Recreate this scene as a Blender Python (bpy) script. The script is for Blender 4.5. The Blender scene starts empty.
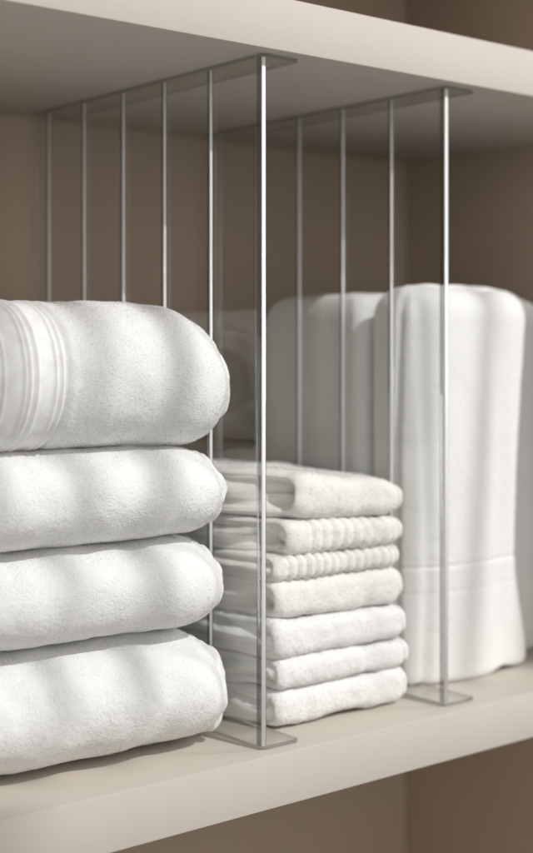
import bpy, math, numpy as np
from mathutils import Vector
R = math.radians
scene = bpy.context.scene
col = scene.collection

# ------------------------------------------------------------------ noise
def _hash(ix, iy, iz, seed):
    h = (ix * 374761393 + iy * 668265263 + iz * 2147483647 + seed * 974711) & 0xFFFFFFFF
    h = ((h ^ (h >> 13)) * 1274126177) & 0xFFFFFFFF
    h = ((h ^ (h >> 16)) * 2246822519) & 0xFFFFFFFF
    return ((h ^ (h >> 15)) & 0xFFFFFF) / float(0xFFFFFF) * 2 - 1
def noise(P, wl, seed=0):
    """value noise of world wavelength wl, range about -1..1"""
    q = P / np.asarray(wl, dtype=float) + 1000.0
    i = np.floor(q).astype(np.int64); f = q - i
    u = f * f * f * (f * (f * 6 - 15) + 10)
    x, y, z = i[..., 0], i[..., 1], i[..., 2]
    ux, uy, uz = u[..., 0], u[..., 1], u[..., 2]
    r = 0
    for dx in (0, 1):
        wx = ux if dx else 1 - ux
        for dy in (0, 1):
            wy = uy if dy else 1 - uy
            for dz in (0, 1):
                wz = uz if dz else 1 - uz
                r = r + wx * wy * wz * _hash(x + dx, y + dy, z + dz, seed)
    return r
def sstep(a, b, x):
    t = np.clip((x - a) / (b - a), 0, 1); return t * t * (3 - 2 * t)
def bump1(x, c, w):
    return np.exp(-((x - c) / w) ** 2)

# ------------------------------------------------------------------ materials
def newmat(name):
    m = bpy.data.materials.new(name); m.use_nodes = True
    nt = m.node_tree
    for n in list(nt.nodes):
        nt.nodes.remove(n)
    out = nt.nodes.new('ShaderNodeOutputMaterial')
    return m, nt, out
def terry(name, colr, rough_scale=1.3, pile=0.42, tint=(0.0, 0.0, 0.0)):
    m, nt, out = newmat(name)
    N = nt.nodes.new; L = nt.links.new
    p = N('ShaderNodeBsdfPrincipled'); L(p.outputs[0], out.inputs[0])
    p.inputs['Roughness'].default_value = 1.0
    p.inputs['Specular IOR Level'].default_value = 0.1
    p.inputs['Sheen Weight'].default_value = 0.18
    p.inputs['Sheen Roughness'].default_value = 0.6
    tc = N('ShaderNodeTexCoord')
    big = N('ShaderNodeTexNoise'); big.inputs['Scale'].default_value = 55; big.inputs['Detail'].default_value = 3
    L(tc.outputs['Object'], big.inputs['Vector'])
    loop = N('ShaderNodeTexNoise'); loop.inputs['Scale'].default_value = 1500; loop.inputs['Detail'].default_value = 3
    loop.inputs['Roughness'].default_value = 0.7
    L(tc.outputs['Object'], loop.inputs['Vector'])
    vor = N('ShaderNodeTexVoronoi'); vor.inputs['Scale'].default_value = 900 * rough_scale
    L(tc.outputs['Object'], vor.inputs['Vector'])
    # colour: yarn tone varies slightly from loop to loop
    cr = N('ShaderNodeValToRGB')
    c = colr
    cr.color_ramp.elements[0].position = 0.25; cr.color_ramp.elements[0].color = (c[0]*.90, c[1]*.895, c[2]*.88, 1)
    cr.color_ramp.elements[1].position = 0.65; cr.color_ramp.elements[1].color = (*c, 1)
    L(loop.outputs['Fac'], cr.inputs[0]); L(cr.outputs[0], p.inputs['Base Color'])
    mul = N('ShaderNodeMath'); mul.operation = 'MULTIPLY_ADD'
    L(vor.outputs['Distance'], mul.inputs[0]); mul.inputs[1].default_value = -0.8
    L(loop.outputs['Fac'], mul.inputs[2])
    mask = N('ShaderNodeMapRange'); mask.inputs[1].default_value = .35; mask.inputs[2].default_value = .65
    mask.inputs[3].default_value = 0.25 * pile; mask.inputs[4].default_value = 1.0 * pile
    L(big.outputs['Fac'], mask.inputs[0])
    b = N('ShaderNodeBump'); b.inputs['Distance'].default_value = 0.0011
    L(mul.outputs[0], b.inputs['Height']); L(mask.outputs[0], b.inputs['Strength'])
    L(b.outputs[0], p.inputs['Normal'])
    return m
def woven(name, colr):
    """flat woven cotton of the hems and borders"""
    m, nt, out = newmat(name)
    N = nt.nodes.new; L = nt.links.new
    p = N('ShaderNodeBsdfPrincipled'); L(p.outputs[0], out.inputs[0])
    p.inputs['Roughness'].default_value = .85
    p.inputs['Specular IOR Level'].default_value = .2
    p.inputs['Sheen Weight'].default_value = .1
    tc = N('ShaderNodeTexCoord')
    w = N('ShaderNodeTexNoise'); w.inputs['Scale'].default_value = 1; w.inputs['Detail'].default_value = 2
    mp = N('ShaderNodeMapping'); mp.inputs['Scale'].default_value = (500, 2600, 2600)
    L(tc.outputs['Object'], mp.inputs[0]); L(mp.outputs[0], w.inputs['Vector'])
    n2 = N('ShaderNodeTexNoise'); n2.inputs['Scale'].default_value = 140; n2.inputs['Detail'].default_value = 4
    L(tc.outputs['Object'], n2.inputs['Vector'])
    cr = N('ShaderNodeValToRGB'); c = colr
    cr.color_ramp.elements[0].position = .3; cr.color_ramp.elements[0].color = (c[0]*.9, c[1]*.89, c[2]*.87, 1)
    cr.color_ramp.elements[1].position = .6; cr.color_ramp.elements[1].color = (*c, 1)
    L(n2.outputs['Fac'], cr.inputs[0]); L(cr.outputs[0], p.inputs['Base Color'])
    b = N('ShaderNodeBump'); b.inputs['Distance'].default_value = .0004; b.inputs['Strength'].default_value = .5
    L(w.outputs['Fac'], b.inputs['Height']); L(b.outputs[0], p.inputs['Normal'])
    return m
def paint(name, colr, rough, var=.05, spec=.4):
    m, nt, out = newmat(name)
    N = nt.nodes.new; L = nt.links.new
    p = N('ShaderNodeBsdfPrincipled'); L(p.outputs[0], out.inputs[0])
    p.inputs['Specular IOR Level'].default_value = spec
    tc = N('ShaderNodeTexCoord')
    n = N('ShaderNodeTexNoise'); n.inputs['Scale'].default_value = 9; n.inputs['Detail'].default_value = 6
    L(tc.outputs['Object'], n.inputs['Vector'])
    cr = N('ShaderNodeValToRGB'); c = colr
    cr.color_ramp.elements[0].position = .3; cr.color_ramp.elements[0].color = (c[0]*(1-var), c[1]*(1-var), c[2]*(1-var*1.2), 1)
    cr.color_ramp.elements[1].position = .7; cr.color_ramp.elements[1].color = (*c, 1)
    L(n.outputs['Fac'], cr.inputs[0]); L(cr.outputs[0], p.inputs['Base Color'])
    mr = N('ShaderNodeMapRange'); mr.inputs[3].default_value = rough - .05; mr.inputs[4].default_value = rough + .08
    L(n.outputs['Fac'], mr.inputs[0]); L(mr.outputs[0], p.inputs['Roughness'])
    o = N('ShaderNodeTexNoise'); o.inputs['Scale'].default_value = 420; o.inputs['Detail'].default_value = 3
    L(tc.outputs['Object'], o.inputs['Vector'])
    b = N('ShaderNodeBump'); b.inputs['Distance'].default_value = .0002; b.inputs['Strength'].default_value = .25
    L(o.outputs['Fac'], b.inputs['Height']); L(b.outputs[0], p.inputs['Normal'])
    return m
def sheet_acrylic(name='clear_acrylic_sheet', k=1.56, tint=(.992, .994, .99), rough=.015):
    """thin clear sheet: sees straight through, reflects by Fresnel on both sides"""
    m, nt, out = newmat(name)
    N = nt.nodes.new; L = nt.links.new
    g = N('ShaderNodeNewGeometry')
    ior = N('ShaderNodeMapRange'); ior.inputs[3].default_value = k; ior.inputs[4].default_value = 1 / k
    L(g.outputs['Backfacing'], ior.inputs[0])
    fr = N('ShaderNodeFresnel'); L(ior.outputs[0], fr.inputs['IOR'])
    t = N('ShaderNodeBsdfTransparent'); t.inputs[0].default_value = (*tint, 1)
    gl = N('ShaderNodeBsdfGlossy'); gl.inputs['Roughness'].default_value = rough
    mx = N('ShaderNodeMixShader')
    L(fr.outputs[0], mx.inputs[0]); L(t.outputs[0], mx.inputs[1]); L(gl.outputs[0], mx.inputs[2])
    L(mx.outputs[0], out.inputs[0])
    return m
def acrylic_solid(name, colr, milk, rough=.03):
    m, nt, out = newmat(name)
    N = nt.nodes.new; L = nt.links.new
    p = N('ShaderNodeBsdfPrincipled')
    p.inputs['Base Color'].default_value = (*colr, 1)
    p.inputs['Transmission Weight'].default_value = 1 - milk
    p.inputs['Roughness'].default_value = rough
    p.inputs['IOR'].default_value = 1.49
    tc = N('ShaderNodeTexCoord')
    n = N('ShaderNodeTexNoise'); n.inputs['Scale'].default_value = 1; n.inputs['Detail'].default_value = 2
    mp = N('ShaderNodeMapping'); mp.inputs['Scale'].default_value = (300, 300, 45)
    L(tc.outputs['Object'], mp.inputs[0]); L(mp.outputs[0], n.inputs['Vector'])
    b = N('ShaderNodeBump'); b.inputs['Distance'].default_value = .0002; b.inputs['Strength'].default_value = .08
    L(n.outputs['Fac'], b.inputs['Height']); L(b.outputs[0], p.inputs['Normal'])
    L(p.outputs[0], out.inputs[0])
    return m

WHITE = (.80, .795, .785)
M_terry = terry('white_terry', WHITE)
M_terry_soft = terry('white_hand_terry', (.80, .793, .78), pile=.3)
M_terry_cream = terry('cream_hand_terry', (.79, .775, .745), pile=.3)
def pile_mat(name, c):
    m, nt, out = newmat(name)
    N = nt.nodes.new; L = nt.links.new
    a = N('ShaderNodeBsdfDiffuse'); a.inputs[0].default_value = (*c, 1)
    b = N('ShaderNodeBsdfTranslucent'); b.inputs[0].default_value = (*c, 1)
    mx = N('ShaderNodeMixShader'); mx.inputs[0].default_value = .45
    L(a.outputs[0], mx.inputs[1]); L(b.outputs[0], mx.inputs[2]); L(mx.outputs[0], out.inputs[0])
    return m
M_pile = pile_mat('terry_loops', (.88, .88, .87))
M_hem = woven('white_woven_hem', (.80, .795, .78))
M_hem_cream = woven('cream_woven_hem', (.78, .755, .70))
M_shelf = paint('cream_lacquer', (.545, .497, .435), .5, spec=.2)
M_in = paint('taupe_lacquer', (.46, .37, .287), .55, spec=.25)
M_ceil = M_shelf
M_sheet = sheet_acrylic()
M_plate = sheet_acrylic('clear_acrylic_plate', 1.22)
M_edge = acrylic_solid('acrylic_cut_edge', (.34, .34, .33), .30, .10)
M_rod = sheet_acrylic('clear_acrylic_bar', 1.49, (.70, .70, .70), .05)
M_glint = acrylic_solid('white_glint', (1.0, 1.0, 1.0), .92, .12)  # near-opaque white, stands in for the bright highlights on post and bars

# ------------------------------------------------------------------ object helpers
def empty(name, loc=(0, 0, 0), label=None, cat=None, group=None):
    o = bpy.data.objects.new(name, None); col.objects.link(o)
    o.location = loc; o.empty_display_size = .02
    if label: o['label'] = label
    if cat: o['category'] = cat
    if group: o['group'] = group
    return o
def link(name, me, parent, mats):
    o = bpy.data.objects.new(name, me); col.objects.link(o)
    for m in mats: me.materials.append(m)
    o.parent = parent
    return o
def mesh_grid(name, V, mats, parent, close_t=True, flip=False):
    """V [ns, nt, 3] -> quads; closed in t"""
    ns, nt_ = V.shape[:2]
    idx = np.arange(ns * nt_).reshape(ns, nt_)
    a = idx[:-1]; b = idx[1:]
    if close_t:
        a2 = np.roll(a, -1, 1); b2 = np.roll(b, -1, 1)
    else:
        a2 = a[:, 1:]; b2 = b[:, 1:]; a = a[:, :-1]; b = b[:, :-1]
    F = np.stack([a, a2, b2, b], -1).reshape(-1, 4)
    if flip: F = F[:, ::-1]
    me = bpy.data.meshes.new(name)
    me.vertices.add(ns * nt_); me.vertices.foreach_set('co', V.reshape(-1).astype(np.float32))
    nf = len(F)
    me.loops.add(nf * 4); me.loops.foreach_set('vertex_index', F.reshape(-1).astype(np.int32))
    me.polygons.add(nf)
    me.polygons.foreach_set('loop_start', np.arange(0, nf * 4, 4, dtype=np.int32))
    me.polygons.foreach_set('loop_total', np.full(nf, 4, dtype=np.int32))
    me.polygons.foreach_set('use_smooth', np.ones(nf, dtype=bool))
    me.update(calc_edges=True)
    return link(name, me, parent, mats)
def mesh_pile(name, V, n, count, rng, length, width, weight, mats, parent):
    """terry pile: thousands of tiny loops of yarn standing on the cloth, one mesh"""
    ns, nt_ = V.shape[:2]
    # area weighted cells
    a = np.linalg.norm(np.cross(np.diff(V, axis=0)[:, :-1], np.diff(V, axis=1)[:-1]), axis=-1) * weight[:-1, :-1]
    c = np.cumsum(a.reshape(-1)); k = np.searchsorted(c, rng.random(count) * c[-1])
    i, j = k // (nt_ - 1), k % (nt_ - 1)
    fu = rng.random((count, 1)); fv = rng.random((count, 1))
    B = (V[i, j] * (1 - fu) + V[i + 1, j] * fu) * (1 - fv) + (V[i, j + 1] * (1 - fu) + V[i + 1, j + 1] * fu) * fv
    N = n[i, j]
    r = rng.normal(size=(count, 3)); r -= N * (r * N).sum(1, keepdims=True); r /= np.linalg.norm(r, axis=1, keepdims=True) + 1e-9
    L = length * (.5 + rng.random((count, 1)))
    up = (.30 + .45 * rng.random((count, 1)))
    side = np.cross(N, r)
    tip = B + N * L * up + r * L * .8
    mid = B + N * L * up * 1.1 + r * L * .35
    B = B - N * width
    P = np.stack([B - side * width, B + side * width, mid + side * width * .8, tip, mid - side * width * .8], 1)
    fn = np.cross(P[:, 1] - P[:, 0], P[:, 3] - P[:, 0])
    bad = (fn * N).sum(1) < 0
    P[bad] = P[bad][:, ::-1]
    nv = count * 5
    me = bpy.data.meshes.new(name); me.vertices.add(nv); me.vertices.foreach_set('co', P.reshape(-1).astype(np.float32))
    me.loops.add(nv); me.loops.foreach_set('vertex_index', np.arange(nv, dtype=np.int32))
    me.polygons.add(count)
    me.polygons.foreach_set('loop_start', np.arange(0, nv, 5, dtype=np.int32)); me.polygons.foreach_set('loop_total', np.full(count, 5, dtype=np.int32))
    me.update(calc_edges=True)
    me.polygons.foreach_set('use_smooth', np.ones(count, dtype=bool))
    me.normals_split_custom_set_from_vertices(np.repeat(N, 5, axis=0).astype(np.float32))
    o = link(name, me, parent, mats); o['kind'] = 'stuff'
    return o
def normals_of(V):
    ds = np.gradient(V, axis=0)
    dt = np.roll(V, -1, 1) - np.roll(V, 1, 1)
    n = np.cross(ds, dt)
    l = np.linalg.norm(n, axis=-1, keepdims=True)
    return n / np.maximum(l, 1e-12)

# boxes / prisms with real bevels
import bmesh
def box(name, lo, hi, mat, parent, bev=.0, seg=2, label=None):
    bm = bmesh.new()
    bmesh.ops.create_cube(bm, size=1)
    for v in bm.verts:
        v.co = Vector([lo[i] + (v.co[i] + .5) * (hi[i] - lo[i]) for i in range(3)])
    if bev:
        bmesh.ops.bevel(bm, geom=bm.edges[:], offset=bev, segments=seg, profile=.5, affect='EDGES')
    me = bpy.data.meshes.new(name); bm.to_mesh(me); bm.free()
    if bev:
        for p in me.polygons: p.use_smooth = True
        try: me.set_sharp_from_angle(angle=R(40))
        except Exception: pass
    o = link(name, me, parent, [mat])
    if label: o['label'] = label
    return o

# ------------------------------------------------------------------ towels
def section(nfront, ntop, nback, nbot):
    """parameters (kind, value) round a folded cross-section:
    front fold (phi from -90 to 90), top flat (front->back), back fold, bottom flat"""
    segs = []
    ph = np.linspace(-90, 90, nfront, endpoint=False)
    segs.append(('f', ph))
    segs.append(('t', np.linspace(0, 1, ntop, endpoint=False)))
    segs.append(('k', np.linspace(90, -90, nback, endpoint=False)))
    segs.append(('b', np.linspace(1, 0, nbot, endpoint=False)))
    return segs
def section_pts(segs, depth, e, ekb, zt, zb, pf=2.3, kb=None):
    """unit evaluation. all arrays of shape [ns]. returns y,z,[ns,nt]
       front at y=0 bulging to y=-0 ; flats from y=e to depth-ekb"""
    ys, zs = [], []
    zm = (zt + zb) / 2; h = (zt - zb) / 2
    for kind, v in segs:
        v = v[None, :]
        if kind in 'fk':
            c = np.abs(np.cos(np.radians(v))) ** (2 / pf); s = np.sign(np.sin(np.radians(v))) * np.abs(np.sin(np.radians(v))) ** (2 / pf)
            z = zm[:, None] + h[:, None] * s
            y = e[:, None] * (1 - c) if kind == 'f' else depth - ekb * (1 - c)
            y = y + np.zeros_like(z)
        else:
            y = e[:, None] + (depth - ekb - e[:, None]) * v
            z = (zt if kind == 't' else zb)[:, None] + np.zeros_like(y)
        ys.append(y); zs.append(z)
    return np.concatenate(ys, 1), np.concatenate(zs, 1)

TIP = {53: (.70, .14), 37: (.74, .14), 23: (.76, .14), 11: (.78, .08)}
TROUGHS = {53: ((-.052, .0085, .0026), (-.083, .010, .0008), (-.027, .006, .0008)),
           37: ((-.066, .0085, .0022), (-.105, .009, .0020), (-.030, .006, .0009)),
           23: ((-.058, .0085, .0023), (-.098, .010, .0019), (-.135, .010, .0016)),
           11: ((-.050, .009, .0026), (-.092, .011, .0024), (-.130, .009, .0018))}
def bath_towel(root, x0, xr, ztop, zbot, depth, seed, rt, rb, e=.038, border=False, yfront=0.0, yaw=0.0, tipz=.5):
    """long towel lying with a rounded front fold and a hemmed right end. root at (0,0,0) coordinates = world"""
    segs = section(210, 70, 24, 30)
    xs = np.concatenate([np.linspace(x0, -.17, 26, endpoint=False), np.linspace(-.17, xr - .052, 220, endpoint=False),
                         xr - .052 + .052 * np.sin(np.linspace(0, math.pi / 2, 130)) ** 1.0])
    xs = np.clip(xs, None, xr)
    H = ztop - zbot
    zt_tip = zbot + H * TIP[seed][0]; zb_tip = zbot + H * TIP[seed][1]
    tt = np.clip((xs - (xr - rt)) / rt, 0, 1); tb = np.clip((xs - (xr - rb)) / rb, 0, 1)
    zt = zt_tip + (ztop - zt_tip) * (1 - tt ** 2.1) ** (1 / 2.0)
    zb = zb_tip + (zbot - zb_tip) * (1 - tb ** 2.4) ** (1 / 2.2)
    # left end closes softly too
    tl = np.clip((x0 + .03 - xs) / .03, 0, 1); kl = np.sqrt(np.clip(1 - tl ** 2.2, .04, 1))
    zm = (ztop + zbot) / 2
    zt = zm + (zt - zm) * kl; zb = zm + (zb - zm) * kl
    ti = np.clip((xs - (xr - .04)) / .04, 0, 1)
    inset = .020 * (1 - np.sqrt(np.clip(1 - ti ** 2.2, 0, 1)))
    ev = np.full_like(xs, e)
    y, z = section_pts(segs, depth, ev, .02, zt, zb, pf=2.05 if seed == 11 else 2.15)
    # inset pushes the front fold back towards the middle near the right end
    w = 1 - y / depth
    y = y + inset[:, None] * np.clip(w, 0, 1)
    X = xs[:, None] + np.zeros_like(y)
    V = np.stack([X, y + yfront - .055 * X, z], -1)
    so = seed * 7.31
    Q = V + np.array([so, so * .37, so * .11])
    n = normals_of(V); n[-9:] = n[-10]
    fr = np.clip(1 - (y - .0) / .07, 0, 1)              # front-ness
    # broad soft undulation along the roll (tension puckers around the fold)
    Q2 = Q.copy(); Q2[..., 1] *= .35; Q2[..., 2] *= .35
    Q2[..., 0] += .010 * np.sin((V[..., 2] - zbot) / H * math.pi)   # puckers lean
    d = .0009 * noise(Q2, .034, seed) + .0006 * noise(Q2, .017, seed + 1)
    d += .0005 * noise(Q, .013, seed + 2) + .00018 * noise(Q, .006, seed + 3)
    # soft troughs running round the fold
    bow = .006 * ((V[..., 2] - zbot) / H - .5) ** 2 * 4
    for c, wd, am in TROUGHS[seed]:
        d -= am * bump1(X + bow + .0015 * noise(Q, .02, seed + 15), c, wd) * np.clip(-n[..., 1] * 1.3 - .15, 0, 1) * .8
    flat = np.zeros_like(d)
    if border:
        for c in (-.1190, -.1300, -.1470, -.1620, -.178):
            pass
        xx = X
        zone = sstep(-.1100, -.1120, xx)
        rib = np.zeros_like(d)
        for c in (-.1135, -.1170, -.1265, -.1305, -.1332, -.1440, -.1465, -.1495, -.1610, -.1650, -.1680, -.1800, -.1830):
            rib += .00085 * bump1(xx, c, .0008)
        for c in (-.1152, -.1285, -.1320, -.1452, -.1480):
            rib -= .0005 * bump1(xx, c, .0006)
        rib -= .0014 * bump1(xx, -.1110, .0011)
        rib += .0008 * sstep(-.1110, -.1070, xx)
        flat = zone
        d = d * (1 - .45 * zone) + rib
    # terry pile
    pile = 1 - .9 * flat
    lump = .5 + .5 * noise(Q, .012, seed + 9)
    d += pile * (.00009 * noise(Q, .0013, seed + 4) * (.3 + lump) + .00009 * noise(Q, .0008, seed + 5))
    # hem at right end: a stitched seam then a loose wavy strip
    th = np.linspace(0, 1, V.shape[1], endpoint=False)[None, :]
    seam_x = xr - .0052 + .0006 * noise(Q, .02, seed + 6)
    # seam measured as arc length: use fraction index near the end
    k_end = len(xs)
    arc = np.concatenate([[0], np.cumsum(np.sqrt(np.diff(xs) ** 2 + np.diff(zt) ** 2))]); arc = arc[-1] - arc
    arcy = np.concatenate([[0], np.cumsum(np.sqrt(np.diff(xs) ** 2 + np.diff(inset) ** 2))]); arcy = arcy[-1] - arcy
    A = np.minimum(arc, arcy)[:, None] + 0 * d
    hemw = .0115
    A2 = A + .0012 * noise(Q * np.array([.2, 1, 1]), .018, seed + 7)
    d -= .0016 * bump1(A2, hemw, .0010)
    hm = sstep(hemw, hemw - .002, A2)
    d += hm * (.0006 + .0022 * noise(Q * np.array([.3, 1, 1]), .013, seed + 8) + .0009 * noise(Q * np.array([.3, 1, 1]), .006, seed + 12)) * sstep(0, .002, A2)
    amp = sstep(0, .3, (z - zbot) / H) * 0 + 1
    V = V + n * (d * amp)[..., None]
    V[..., 2] = np.maximum(V[..., 2], .0004)
    # wavy end
    V[..., 0] += (sstep(.012, .0, A) * (.0015 * noise(Q * np.array([.1, 1, 1]), .012, seed + 20)))
    V[..., 0] = np.minimum(V[..., 0], -.0016)
    ih = int(np.argmax(A[:, 0] < hemw)); 
    ib = int(np.argmax(xs > -.1112)) if border else 0
    if border:
        o = mesh_grid('woven_border', V[:ib + 1], [M_hem], root)
        o['label'] = 'flat woven border with raised ribs'
    mesh_grid('towel_body', V[ib:ih + 1], [M_terry], root)
    sel = slice(max(ib, 20), ih - 1)
    nn = normals_of(V)
    wgt = ((nn[..., 1] < .25) & (V[..., 0] > -.2)).astype(float)
    mesh_pile('terry_pile', V[sel], nn[sel], 14000, np.random.default_rng(seed), .00055, .000055, wgt[sel], [M_pile], root)
    o = mesh_grid('hem', V[ih:], [M_hem], root)
    # inner layers seen at the open end
    rim = V[-1]; c = rim.mean(0)
    rings = []
    for q in np.linspace(1, 0, 26):
        g = c + (rim - c) * np.array([1, q, q])
        g = g.copy()
        zz = (g[:, 2] - zbot) / H
        wv = zz * 5 + .35 * np.sin(g[:, 1] * 90 + seed)
        g[:, 0] = np.where(q < 1, xr - .0035 * sstep(1, .8, q) - .0035 * (1 - np.abs(np.cos(math.pi * wv))) * sstep(1, .8, q), rim[:, 0])
        g[:, 0] = np.minimum(g[:, 0], -.0018)
        rings.append(g)
    mesh_grid('inner_folds', np.array(rings), [M_terry], root)
    # left cap
    rim = V[0]; c = rim.mean(0)
    me = np.array([c + (rim - c) * np.array([1, q, q]) for q in (0, .5, 1)])
    mesh_grid('rear_folds', me, [M_terry], root)

def hand_towel(root, xl, xr, zl, zr, depth, yf, seed, mats, ribs=None, e=.016, plies=3, cave=0.0, rightR=.014, skew=.0, puff=.0, LR=.005):
    """small folded towel: front fold, open left end with plies, hemmed right end.
       zl=(bottom,top) at left, zr=(bottom,top) at right"""
    mt, mh = mats
    segs = section(120, 60, 14, 30)
    L = xr - xl
    xs = np.concatenate([xl + LR * (1 - np.cos(np.linspace(0, math.pi / 2, 14, endpoint=False))),
                         np.linspace(xl + LR, xr - rightR, 190, endpoint=False),
                         xr - rightR + rightR * np.sin(np.linspace(0, math.pi / 2, 60))])
    u = (xs - xl) / L
    zt0 = zl[1] + (zr[1] - zl[1]) * u; zb0 = zl[0] + (zr[0] - zl[0]) * u
    zm = (zt0 + zb0) / 2; h = (zt0 - zb0) / 2
    tr = np.clip((xs - (xr - rightR)) / rightR, 0, 1)
    kr = .30 + .70 * (1 - tr ** 2.2) ** (1 / 2.0)
    tl = np.clip((xl + LR - xs) / LR, 0, 1); kl = .72 + .28 * np.sqrt(1 - tl ** 2)
    zt = zm + h * kr * kl; zb = zm - h * kr * kl
    inset = .009 * (1 - np.sqrt(np.clip(1 - tr ** 2.2, 0, 1))) + .003 * (1 - np.sqrt(np.clip(1 - tl ** 2, 0, 1)))
    ev = np.full_like(xs, e)
    y, z = section_pts(segs, depth, ev, .01, zt, zb, pf=2.9)
    y = y + inset[:, None] * np.clip(1 - y / depth, 0, 1)
    X = xs[:, None] + 0 * y
    V = np.stack([X, y + yf, z], -1)
    n = normals_of(V)
    so = seed * 3.77; Q = V + np.array([so, so * .37, so * .11])
    d = .0011 * noise(Q, .026, seed) + .0006 * noise(Q, .011, seed + 1) + .0003 * noise(Q, .005, seed + 2)
    if ribs:
        sp, am, a0, a1 = ribs
        ph = (X - a0) / sp * 2 * math.pi + .5 * noise(Q, .03, seed + 3)
        wv = np.abs(np.cos(ph / 2)) ** .7 - .6
        wv = wv * sstep(a0 - .002, a0 + .003, X) * sstep(a1 + .002, a1 - .003, X)
        wv = wv * (.75 + .25 * noise(Q, .012, seed + 13))
        d += am * wv
    d += .00012 * noise(Q, .0015, seed + 4) + .00010 * noise(Q, .0009, seed + 5)
    arc = np.concatenate([[0], np.cumsum(np.sqrt(np.diff(xs) ** 2 + np.diff(inset) ** 2 + np.diff(zt) ** 2))]); arc = arc[-1] - arc
    A = arc[:, None] + 0 * d; A2 = A + .0007 * noise(Q * np.array([.2, 1, 1]), .014, seed + 7)
    hemw = .0105
    d -= .0017 * bump1(A2, hemw, .0009)
    d += .0012 * bump1(A2, hemw - .0035, .0020) - .0006 * bump1(A2, .0015, .001)
    V = V + n * d[..., None]
    # wandering left rim
    V[..., 0] += sstep(.012, 0, X - xl) * .0018 * noise(Q * np.array([.1, 1, 1]), .016, seed + 30)
    V[..., 0] -= skew * sstep(.05, 0, X - xl) * sstep(.004, .05, y)
    V[..., 2] += puff * (sstep(.3, 1, (V[..., 2] - zl[0]) / (zl[1] - zl[0]))) * np.sin(np.clip((y - .01) / (depth - .02), 0, 1) * math.pi) * (.6 + .4 * noise(Q, .03, seed + 33))
    V[..., 2] = np.maximum(V[..., 2], .0006)
    ih = int(np.argmax(arc < hemw))
    mesh_grid('towel_body', V[:ih + 1], [mt], root)
    nn = normals_of(V); wgt = (nn[..., 1] < .3).astype(float)
    mesh_pile('terry_pile', V[:ih - 1], nn[:ih - 1], 9000, np.random.default_rng(seed), .0007, .00006, wgt[:ih - 1], [M_pile], root)
    mesh_grid('hem', V[ih:], [mh], root)
    # open left end
    rim = V[0]; c = np.array([rim[:, 0].mean(), rim[:, 1].mean(), rim[:, 2].mean()])
    H = zl[1] - zl[0]
    yc0 = yf + e * .6; yc1 = yf + depth - .01
    rings = []
    zmid = (zl[0] + zl[1]) / 2
    yc = np.clip(rim[:, 1], yf + .012, yf + depth - .006)     # each rim point shrinks onto a spine line
    spine = np.stack([rim[:, 0], yc, np.full_like(yc, zmid)], -1)
    for q in np.concatenate([np.linspace(1, .72, 12, endpoint=False), np.linspace(.72, 0, 26)]):
        g = spine + (rim - spine) * np.array([1, q, q])
        zz = (g[:, 2] - zl[0]) / H
        yy = g[:, 1] - yf
        wob = .09 * np.sin(yy * 70 + seed * 1.7) + .03 * np.sin(yy * 160 + seed)
        ply = np.abs(np.cos(math.pi * (zz + wob) * plies)) ** .9
        ins = sstep(.97, .45, q)
        rec = -.0018 * sstep(1, .93, q) * (1 - ins) * 0 + ins * (.0022 * (1 - ply) - .0022 * ply)
        cv = cave * np.exp(-((yy - .016) / .013) ** 2) * np.exp(-((zz - .45) / .28) ** 2) * ins
        g[:, 0] = g[:, 0] + rec + .0006 * sstep(1, .95, q) * (1 - ins) + cv
        Qg = g + so
        g[:, 0] += .0004 * noise(Qg, .002, seed + 40) * (q < .97) + .0006 * noise(Qg, .008, seed + 41) * ins
        rings.append(g)
    mesh_grid('inner_folds', np.array(rings)[::-1], [mt], root)
    rim = V[-1]; c = rim.mean(0)
    mesh_grid('hem_end', np.array([c + (rim - c) * np.array([1, q, q]) for q in (1, .85, .6, .3, 0)]) + np.array([0, 0, 0]), [mh], root)

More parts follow.
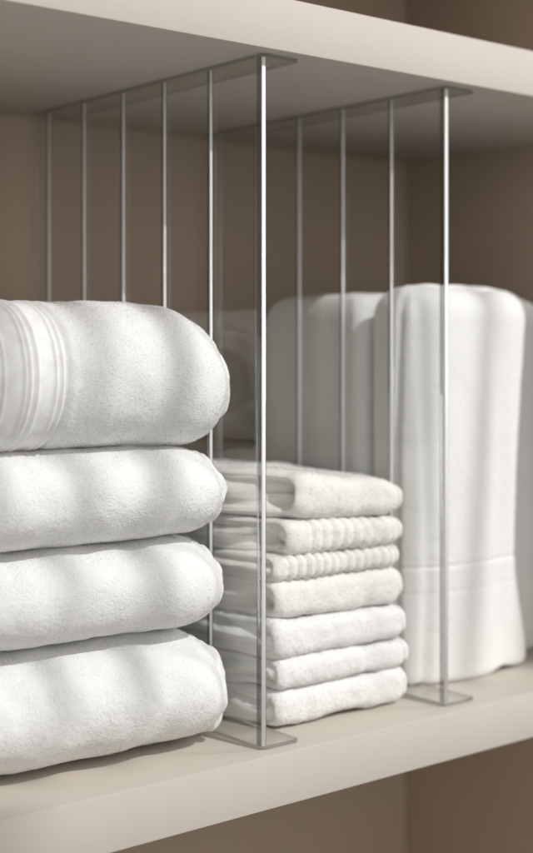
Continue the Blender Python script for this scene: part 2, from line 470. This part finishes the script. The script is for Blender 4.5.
def standing_towel(root, xl, xr, yf, yb, z0, z1, seed, seamz, plyh=.0010, depthfold=.035, groove=True, flare=0.0):
    """towel standing on its edge: vertical front fold facing the room; section in XY swept in Z"""
    nz = 300
    zs = np.concatenate([z0 + .006 * (1 - np.cos(np.linspace(0, math.pi / 2, 14, endpoint=False))),
                         np.linspace(z0 + .006, z1 - .022, nz, endpoint=False),
                         z1 - .022 + .022 * np.sin(np.linspace(0, math.pi / 2, 50))])
    tt = np.clip((zs - (z1 - .022)) / .022, 0, 1); kt = 1 - np.sqrt(np.clip(1 - tt ** 2.2, 0, 1))
    tb = np.clip((z0 + .006 - zs) / .006, 0, 1); kb = 1 - np.sqrt(np.clip(1 - tb ** 2, 0, 1))
    ins = .022 * kt + .004 * kb
    insL = .010 * kt + .003 * kb
    # stadium-like rounded rectangle around z: param by angle
    segs_n = dict(front=220, right=60, back=30, left=110)
    P = []
    def sec(a, b, rF):
        pass
    W = xr - xl; D = yb - yf
    # closed curve: start mid-left-back, go along left to front, front, right, back
    cur = []
    rf = depthfold
    # left side from back to front
    for v in np.linspace(0, 1, segs_n['left'], endpoint=False): cur.append((0, 1 - v * (1 - rf / D), -1, 0))
    for a in np.linspace(0, 180, segs_n['front'], endpoint=False):
        ca = math.cos(R(a)); sa = math.sin(R(a))
        p = 2 / 2.9
        cx_ = .5 - .5 * math.copysign(abs(ca) ** p, ca); cy_ = (rf / D) * (1 - abs(sa) ** (2 / 2.2))
        cur.append((cx_, cy_, 0, 0))
    for v in np.linspace(0, 1, segs_n['right'], endpoint=False): cur.append((1, rf / D + v * (1 - rf / D), 0, 0))
    for v in np.linspace(0, 1, segs_n['back'], endpoint=False): cur.append((1 - v, 1 + .04 * math.sin(math.pi * v), 0, 0))
    cur = np.array(cur)[:, :2]
    u = cur[None, :, 0]; v = cur[None, :, 1]
    X = xl + W * u + (insL[:, None] * (1 - u) - ins[:, None] * u) + 0 * v
    Y = yf + D * v + ins[:, None] * (1 - 2 * v) * .8
    zz = (zs - z0)[:, None] / (z1 - z0)
    X = X + flare * (u) * ((zz - .3) ** 2 * 1.2 - .12)
    X = X + (.009 * sstep(.30, 0, zz) * u if flare else 0)
    Z = zs[:, None] + 0 * X
    V = np.stack([X, Y, Z], -1)
    n = -normals_of(V)
    so = seed * 3.1; Q = V + np.array([so, so * .37, so * .11])
    Qv = Q * np.array([1, 1, .22])
    d = .0009 * noise(Qv, .036, seed) + .0004 * noise(Qv, .016, seed + 1) + .0002 * noise(Q, .018, seed + 2) + .0001 * noise(Q, .006, seed + 3)
    d += .0001 * noise(Q, .0017, seed + 4)
    # broad vertical trough on the front
    d -= .0022 * bump1(V[..., 0] + .01 * (zz - .5), xl + W * .72, .010) * (v < .3)
    if groove:
        # the outer layer ends here: a deep vertical crease near the front left corner
        gx = sstep(yf + .075, yf + .02, V[..., 1])
        d -= .0016 * bump1(V[..., 0], xl + .012 + .002 * np.sin(zz * 5), .0040) * (v < .25) * sstep(1.0, .93, zz)
        d -= sstep(1.0, .95, zz) * .0020 * bump1(V[..., 1], yf + .016 + .002 * np.sin(zz * 4), .0028) * (u < .3)
    if seamz is not None:
        d -= .0007 * bump1(Z, seamz, .0011) - .0002 * sstep(seamz, seamz - .002, Z)
        d -= .0003 * bump1(Z, seamz - .016, .001)
    V = V + n * d[..., None]
    V[..., 2] = np.maximum(V[..., 2], .0005)
    mesh_grid('towel_body', V, [M_terry_soft], root, flip=True)
    rim = V[-1]; c = rim.mean(0); top = []
    for q in np.linspace(1, 0, 60):
        g = c + (rim - c) * np.array([q, q, 1])
        g = g.copy()
        g[:, 2] = rim[:, 2] * q + c[2] * (1 - q)
        bl = .0024 * math.sqrt(1 - q * q) 
        # layers of the folded stack run front to back
        g[:, 2] += bl - (plyh * (1 - np.abs(np.cos(math.pi * (g[:, 0] - xl) / W * 4)) ** .5)) * sstep(1, .8, q) + .0006 * noise(g + so, .008, seed + 50) * (q < .99)
        top.append(g)
    mesh_grid('top_folds', np.array(top), [M_terry_soft], root, flip=True)

# ------------------------------------------------------------------ the cabinet
FR = -.0088; BK = .252; XRW = .360; H0 = .36; TH = .0275; XL = -.62
cab = empty('cabinet', (0, 0, 0), 'built-in cabinet with cream shelf boards and a taupe interior holding all the towels', 'cabinet')
box('shelf_board', (XL, FR, -TH), (XRW, BK, 0), M_shelf, cab, .0007, label='lower cream shelf board carrying the towels')
box('shelf_board', (XL, FR, H0), (XRW, BK, H0 + TH), M_shelf, cab, .0007, label='upper cream shelf board')
box('back_panel', (XL, BK + .0005, -.40), (XRW, BK + .0125, .80), M_in, cab)
box('side_panel', (XRW + .0005, FR, -.40), (XRW + .0205, BK + .0125, .80), M_in, cab, .0007)
box('side_panel', (XL - .0205, FR, -.40), (XL - .0005, BK + .0125, .80), M_in, cab, .0007)
box('bottom_board', (XL, FR + .001, -.4275), (XRW, BK, -.401), M_in, cab, .0007)
box('top_board', (XL, FR + .001, .520), (XRW, BK, .5475), M_in, cab, .0007)  # unseen; set low to keep lamp light off the back panel above the shelf

# ------------------------------------------------------------------ acrylic dividers
def flange_mesh(z0, z1, w, D, r):
    """flat strip with a rounded front outer corner"""
    bm = bmesh.new()
    pts = [(0.0, D), (0.0, .004), (.0012, .0012), (.004, 0.0)]
    for a in np.linspace(-90, 0, 7):
        pts.append((w - r + r * math.cos(R(a)), r + r * math.sin(R(a))))
    pts += [(w, D)]
    lo = [bm.verts.new((x, y, z0)) for x, y in pts]
    hi = [bm.verts.new((x, y, z1)) for x, y in pts]
    b = bm.faces.new(lo[::-1]); t = bm.faces.new(hi)
    b.material_index = 0; t.material_index = 0
    n = len(pts)
    for i in range(n):
        f = bm.faces.new((lo[i], lo[(i + 1) % n], hi[(i + 1) % n], hi[i])); f.material_index = 1
    bmesh.ops.recalc_face_normals(bm, faces=bm.faces)
    me = bpy.data.meshes.new('flange'); bm.to_mesh(me); bm.free()
    return me
def rod_mesh(x, y, z0, z1, rx, ry, seg=14, pf=2.0, turn=0.0):
    bm = bmesh.new(); a_, b_ = [], []
    for i in range(seg):
        a = 2 * math.pi * i / seg
        c, s = math.cos(a), math.sin(a)
        qx = rx * math.copysign(abs(c) ** (2 / pf), c); qy = ry * math.copysign(abs(s) ** (2 / pf), s)
        px = x + qx * math.cos(turn) - qy * math.sin(turn); py = y + qx * math.sin(turn) + qy * math.cos(turn)
        a_.append(bm.verts.new((px, py, z0))); b_.append(bm.verts.new((px, py, z1)))
    for i in range(seg):
        f = bm.faces.new((a_[i], a_[(i + 1) % seg], b_[(i + 1) % seg], b_[i])); f.smooth = True
    bm.faces.new(a_[::-1]); bm.faces.new(b_)
    me = bpy.data.meshes.new('rod'); bm.to_mesh(me); bm.free()
    return me
def divider(label):
    t = empty('shelf_divider', (0, 0, 0), label, 'divider', 'clear acrylic shelf dividers')
    D = .232; W = .0253; TK = .0018
    zb, zt = .0004, H0 - .0004
    o = link('foot_plate', flange_mesh(zb, zb + TK, W, D, .0022), t, [M_plate, M_edge])
    o = link('top_plate', flange_mesh(zt - TK, zt, W, D, .0022), t, [M_plate, M_edge])
    # clear pane behind the front post
    bm = bmesh.new()
    z0, z1 = zb + TK + .0002, zt - TK - .0002
    ys = [.0048, D]
    for x0, x1 in ((.0003, .0026),):
        vs = [bm.verts.new(p) for p in ((x0, ys[0], z0), (x1, ys[0], z0), (x1, ys[1], z0), (x0, ys[1], z0),
                                        (x0, ys[0], z1), (x1, ys[0], z1), (x1, ys[1], z1), (x0, ys[1], z1))]
        for f in ((0, 3, 2, 1), (4, 5, 6, 7), (0, 1, 5, 4), (1, 2, 6, 5), (2, 3, 7, 6), (3, 0, 4, 7)):
            bm.faces.new([vs[i] for i in f])
    me = bpy.data.meshes.new('pane'); bm.to_mesh(me); bm.free()
    link('pane', me, t, [M_sheet])
    link('front_post', rod_mesh(.0016, .0024, z0, z1, .0019, .0020, 56, 7, R(8)), t, [M_rod])
    link('glint_strip', rod_mesh(.0012, .00022, z0, z1, .0013, .0005, 16, 4.0, R(8)), t, [M_glint])  # white strip as a painted highlight down the post
    for y in (.0461, .0892, .1309, .1740, .2158):
        link('bar', rod_mesh(.00145, y, z0, z1, .0016, .0013, 40, 3.2, R(10)), t, [M_rod])
        link('glint_strip', rod_mesh(.00105, y - .00125, z0, z1, .00095, .0004, 16, 3.0, R(10)), t, [M_glint])  # same white highlight strip, proud of each bar
    return t
def copy_tree(o, parent=None):
    c = o.copy(); col.objects.link(c); c.parent = parent
    for ch in list(o.children):
        copy_tree(ch, c)
    return c
d1 = divider('clear acrylic divider between the tall bath towel stack and the small hand towel stack')
d2 = copy_tree(d1)
for ch in d2.children:
    if ch.name.startswith('pane'):
        ch.data = ch.data.copy(); ch.data.materials[0] = sheet_acrylic('clear_acrylic_sheet_second', 1.38)
d2['label'] = 'clear acrylic divider between the small hand towel stack and the towels standing on edge'
d2.location = (.1368, 0, 0)

# ------------------------------------------------------------------ bath towels (left stack)
G1 = 'folded bath towels stacked on the left'
def T(label, group, name='bath_towel', cat='bath towel'):
    return empty(name, (0, 0, 0), label, cat, group)
specs = [
    # zbot, ztop, xr, rt, rb, depth, seed, tipz
    (.0006, .0625, -.0070, .046, .020, .205, 11, .56),
    (.0620, .1105, -.0080, .040, .026, .200, 23, .50),
    (.1095, .1590, -.0090, .044, .024, .202, 37, .50),
    (.1575, .2300, -.0085, .058, .022, .205, 53, .40),
]
labs = ['thick white bath towel at the bottom of the tall left stack, on the shelf',
        'folded white bath towel second from the bottom of the tall left stack',
        'folded white bath towel directly under the ribbed-border towel in the left stack',
        'folded white bath towel with a ribbed woven border, topmost of the left stack']
for i, (zb, zt, xr, rt, rb, dp, sd, tz) in enumerate(specs):
    t = T(labs[i], G1)
    t.location = (-.15, .1, zb)
    bath_towel(t, -.31, xr, zt, zb, dp, sd, rt, rb, border=(i == 3), tipz=tz, yfront=(.004, .005, .003, .001)[i], e=.050 if i == 0 else .040)
    for ch in t.children: ch.location = (.15, -.1, -zb)

# ------------------------------------------------------------------ hand towels (middle stack)
G2 = 'folded hand towels stacked between the dividers'
CR = (M_terry_cream, M_hem_cream); WH = (M_terry_soft, M_hem)
hs = [
    # xl, xr, zl, zr, yf, mats, ribs, plies, cave
    (.0275, .1290, (.0006, .0215), (.0006, .0218), .0205, WH, None, 2, .0),
    (.0275, .1305, (.0208, .0392), (.0212, .0378), .0195, WH, None, 2, .0),
    (.0270, .1300, (.0386, .0603), (.0372, .0577), .0200, WH, None, 2, .0),
    (.0280, .1275, (.0597, .0808), (.0570, .0805), .0215, CR, None, 2, .006),
    (.0290, .1260, (.0800, .0945), (.0797, .0934), .0220, CR, (.0064, .0024, .034, .118), 2, .0),
    (.0370, .1285, (.0938, .1142), (.0928, .1092), .0210, CR, (.0078, .0017, .050, .118), 2, .004),
    (.0430, .1285, (.1134, .1398), (.1086, .1310), .0210, CR, None, 2, .012),
]
hl = ['folded white hand towel at the bottom of the middle stack, lying on the shelf',
      'thin folded white hand towel second from the bottom of the middle stack',
      'folded white hand towel third from the bottom of the middle stack',
      'plain cream hand towel directly under the boldly ribbed one in the middle stack',
      'thin cream hand towel with bold vertical ribs, third from the top of the middle stack',
      'cream hand towel with fine shallow ribs, second from the top of the middle stack',
      'thick cream hand towel with an open fold, topmost of the middle stack']
for i, (xl, xr, zl, zr, yf, mt, rb, pl, cv) in enumerate(hs):
    t = T(hl[i], G2, 'hand_towel', 'hand towel')
    t.location = (.08, .1, zl[0])
    hand_towel(t, xl, xr, zl, zr, .165, yf, 100 + i * 13, mt, rb, plies=pl, cave=cv, e=.012 if i != 6 else .015,
               rightR=.014 if i < 6 else .018,
               skew=(.006, .006, .006, .006, .008, .014, .020)[i], puff=(0, 0, 0, 0, 0, 0, .004)[i], LR=(.005, .0055, .005, .006, .005, .007, .010)[i])
    for ch in t.children: ch.location = (-.08, -.1, -zl[0])

# ------------------------------------------------------------------ towels standing on edge
G3 = 'folded towels standing on edge on the right'
t = T('front white towel standing on edge just right of the second divider, fold facing out', G3)
t.location = (.2, .05, 0)
standing_towel(t, .1505, .2590, .036, .0735, .0006, .2465, 201, .073, flare=.022, depthfold=.020)
for ch in t.children: ch.location = (-.2, -.05, 0)
t = T('greyish white towel standing on edge directly behind the front upright towel', G3)
t.location = (.2, .13, 0)
standing_towel(t, .1495, .2540, .0755, .180, .0006, .2425, 217, None, groove=False, depthfold=.018)
for ch in t.children: ch.location = (-.2, -.13, 0)
t = T('white towel standing on edge in shade against the right side of the cabinet', G3)
t.location = (.31, .15, 0)
standing_towel(t, .262, .322, .066, .205, .0006, .2455, 233, None, groove=False)
for ch in t.children: ch.location = (-.31, -.15, 0)

# ------------------------------------------------------------------ light
w = bpy.data.worlds.new('World'); scene.world = w; w.use_nodes = True
bg = w.node_tree.nodes['Background']; bg.inputs[0].default_value = (1.0, .975, .945, 1); bg.inputs[1].default_value = .33
def area(name, loc, aim, size, sy, power, colr):
    l = bpy.data.lights.new(name, 'AREA'); l.shape = 'RECTANGLE'; l.size = size; l.size_y = sy; l.energy = power; l.color = colr
    o = bpy.data.objects.new(name, l); col.objects.link(o); o.location = loc
    o.rotation_euler = (Vector(aim) - Vector(loc)).to_track_quat('-Z', 'Y').to_euler()
    return o
area('key_window', (3.3, -1.75, 1.15), (.05, .03, .15), .55, 2.3, 56, (1, .99, .975))

def striped_front_light(loc, power, colr):
    """front lamp with soft dark stripes put into its colour; no blind is modelled"""
    l = bpy.data.lights.new('striped_lamp', 'POINT'); l.energy = power; l.color = colr; l.shadow_soft_size = .010
    o = bpy.data.objects.new('striped_lamp', l); col.objects.link(o); o.location = loc
    o.rotation_euler = (R(90), 0, 0)
    l.use_nodes = True; nt = l.node_tree
    N = nt.nodes.new; L = nt.links.new
    em = nt.nodes['Emission']
    tc = N('ShaderNodeNewGeometry'); sx = N('ShaderNodeSeparateXYZ'); L(tc.outputs['Incoming'], sx.inputs[0])
    ab = N('ShaderNodeMath'); ab.operation = 'MULTIPLY'; ab.inputs[1].default_value = SGN; L(sx.outputs['Y'], ab.inputs[0])
    dx = N('ShaderNodeMath'); dx.operation = 'DIVIDE'; L(sx.outputs['X'], dx.inputs[0]); L(ab.outputs[0], dx.inputs[1])
    dz = N('ShaderNodeMath'); dz.operation = 'DIVIDE'; L(sx.outputs['Z'], dz.inputs[0]); L(ab.outputs[0], dz.inputs[1])
    D = -loc[1] + .01
    # metres along the shelf where the beam lands, leaning a little with height
    mx = N('ShaderNodeMath'); mx.operation = 'MULTIPLY_ADD'; L(dx.outputs[0], mx.inputs[0]); mx.inputs[1].default_value = D; mx.inputs[2].default_value = loc[0]
    mz = N('ShaderNodeMath'); mz.operation = 'MULTIPLY_ADD'; L(dz.outputs[0], mz.inputs[0]); mz.inputs[1].default_value = -.10 * D; mz.inputs[2].default_value = -.10 * (loc[2] - .19)
    ad = N('ShaderNodeMath'); L(mx.outputs[0], ad.inputs[0]); L(mz.outputs[0], ad.inputs[1])
    mr = N('ShaderNodeMapRange'); mr.inputs[1].default_value = -.25; mr.inputs[2].default_value = .35; L(ad.outputs[0], mr.inputs[0])
    cr = N('ShaderNodeValToRGB'); L(mr.outputs[0], cr.inputs[0]); cr.color_ramp.interpolation = 'EASE'
    stops = []
    for c, w, k in BANDS:
        stops += [(c - w, 1.0), (c, k), (c + w * .7, 1.0)]
    stops += [(.258, 1.0), (.272, .06)]  # lamp dimmed towards the right, to shade the last upright towel
    e = cr.color_ramp.elements
    e[0].position = 0; e[0].color = (1, 1, 1, 1); e[1].position = 1; e[1].color = (.06, .06, .06, 1)
    for x, k in stops:
        q = e.new((x + .25) / .6); q.color = (k, k, k, 1)
    # height where the beam lands: the stripes live between the two boards
    hz = N('ShaderNodeMath'); hz.operation = 'MULTIPLY_ADD'; L(dz.outputs[0], hz.inputs[0]); hz.inputs[1].default_value = D; hz.inputs[2].default_value = loc[2]
    def ramp01(a, b):
        m = N('ShaderNodeMapRange'); m.interpolation_type = 'SMOOTHSTEP'; m.inputs[1].default_value = a; m.inputs[2].default_value = b
        L(hz.outputs[0], m.inputs[0]); return m
    lo = ramp01(.002, .035); hi = ramp01(.33, .27)
    mk = N('ShaderNodeMath'); mk.operation = 'MULTIPLY'; L(lo.outputs[0], mk.inputs[0]); L(hi.outputs[0], mk.inputs[1])
    # below them only one broad soft shade at the far left end of the board
    wide = N('ShaderNodeMapRange'); wide.interpolation_type = 'SMOOTHSTEP'; L(mx.outputs[0], wide.inputs[0])
    wide.inputs[1].default_value = -.175; wide.inputs[2].default_value = -.115; wide.inputs[3].default_value = .2; wide.inputs[4].default_value = 1
    low = ramp01(.01, -.004)
    wl = N('ShaderNodeMix'); wl.data_type = 'FLOAT'; L(low.outputs[0], wl.inputs[0]); wl.inputs[2].default_value = 1; L(wide.outputs[0], wl.inputs[3])
    fin = N('ShaderNodeMix'); fin.data_type = 'FLOAT'; L(mk.outputs[0], fin.inputs[0]); L(wl.outputs[0], fin.inputs[2]); L(cr.outputs['Color'], fin.inputs[3])
    L(fin.outputs[0], em.inputs['Color'])
SGN = 1.0
BANDS = ((-.215, .02, .3), (-.180, .012, .5), (-.141, .016, .0), (-.094, .015, .1), (-.049, .016, .0), (.215, .017, .0), (.165, .012, .5))  # position, width and dimness of each shade stripe in the lamp colour
striped_front_light((.45, -2.6, 2.62), 355, (1, .997, .99))


area('left_fill', (-1.35, -2.4, .55), (.1, .05, .18), 1.2, 1.2, 12, (1, .985, .96))  # added fill, brightens the cabinet interior and left-facing towel sides

# ------------------------------------------------------------------ camera
cam = bpy.data.cameras.new('camera'); co = bpy.data.objects.new('camera', cam); col.objects.link(co)
co.location = (-.449636, -.549096, .205494)
co.rotation_euler = (R(90), 0, -R(39.5))
cam.sensor_fit = 'HORIZONTAL'; cam.sensor_width = 36; cam.lens = 1378 / 533 * 36
cam.shift_y = -(426.5 - 352) / 533
cam.clip_start = .02; cam.clip_end = 50
cam.dof.use_dof = True; cam.dof.focus_distance = .685; cam.dof.aperture_fstop = 8.5
scene.camera = co
vs = scene.view_settings
vs.view_transform = 'Standard'; vs.look = 'None'; vs.exposure = .05; vs.gamma = 1
scene.cycles.max_bounces = 14; scene.cycles.transparent_max_bounces = 24; scene.cycles.transmission_bounces = 12
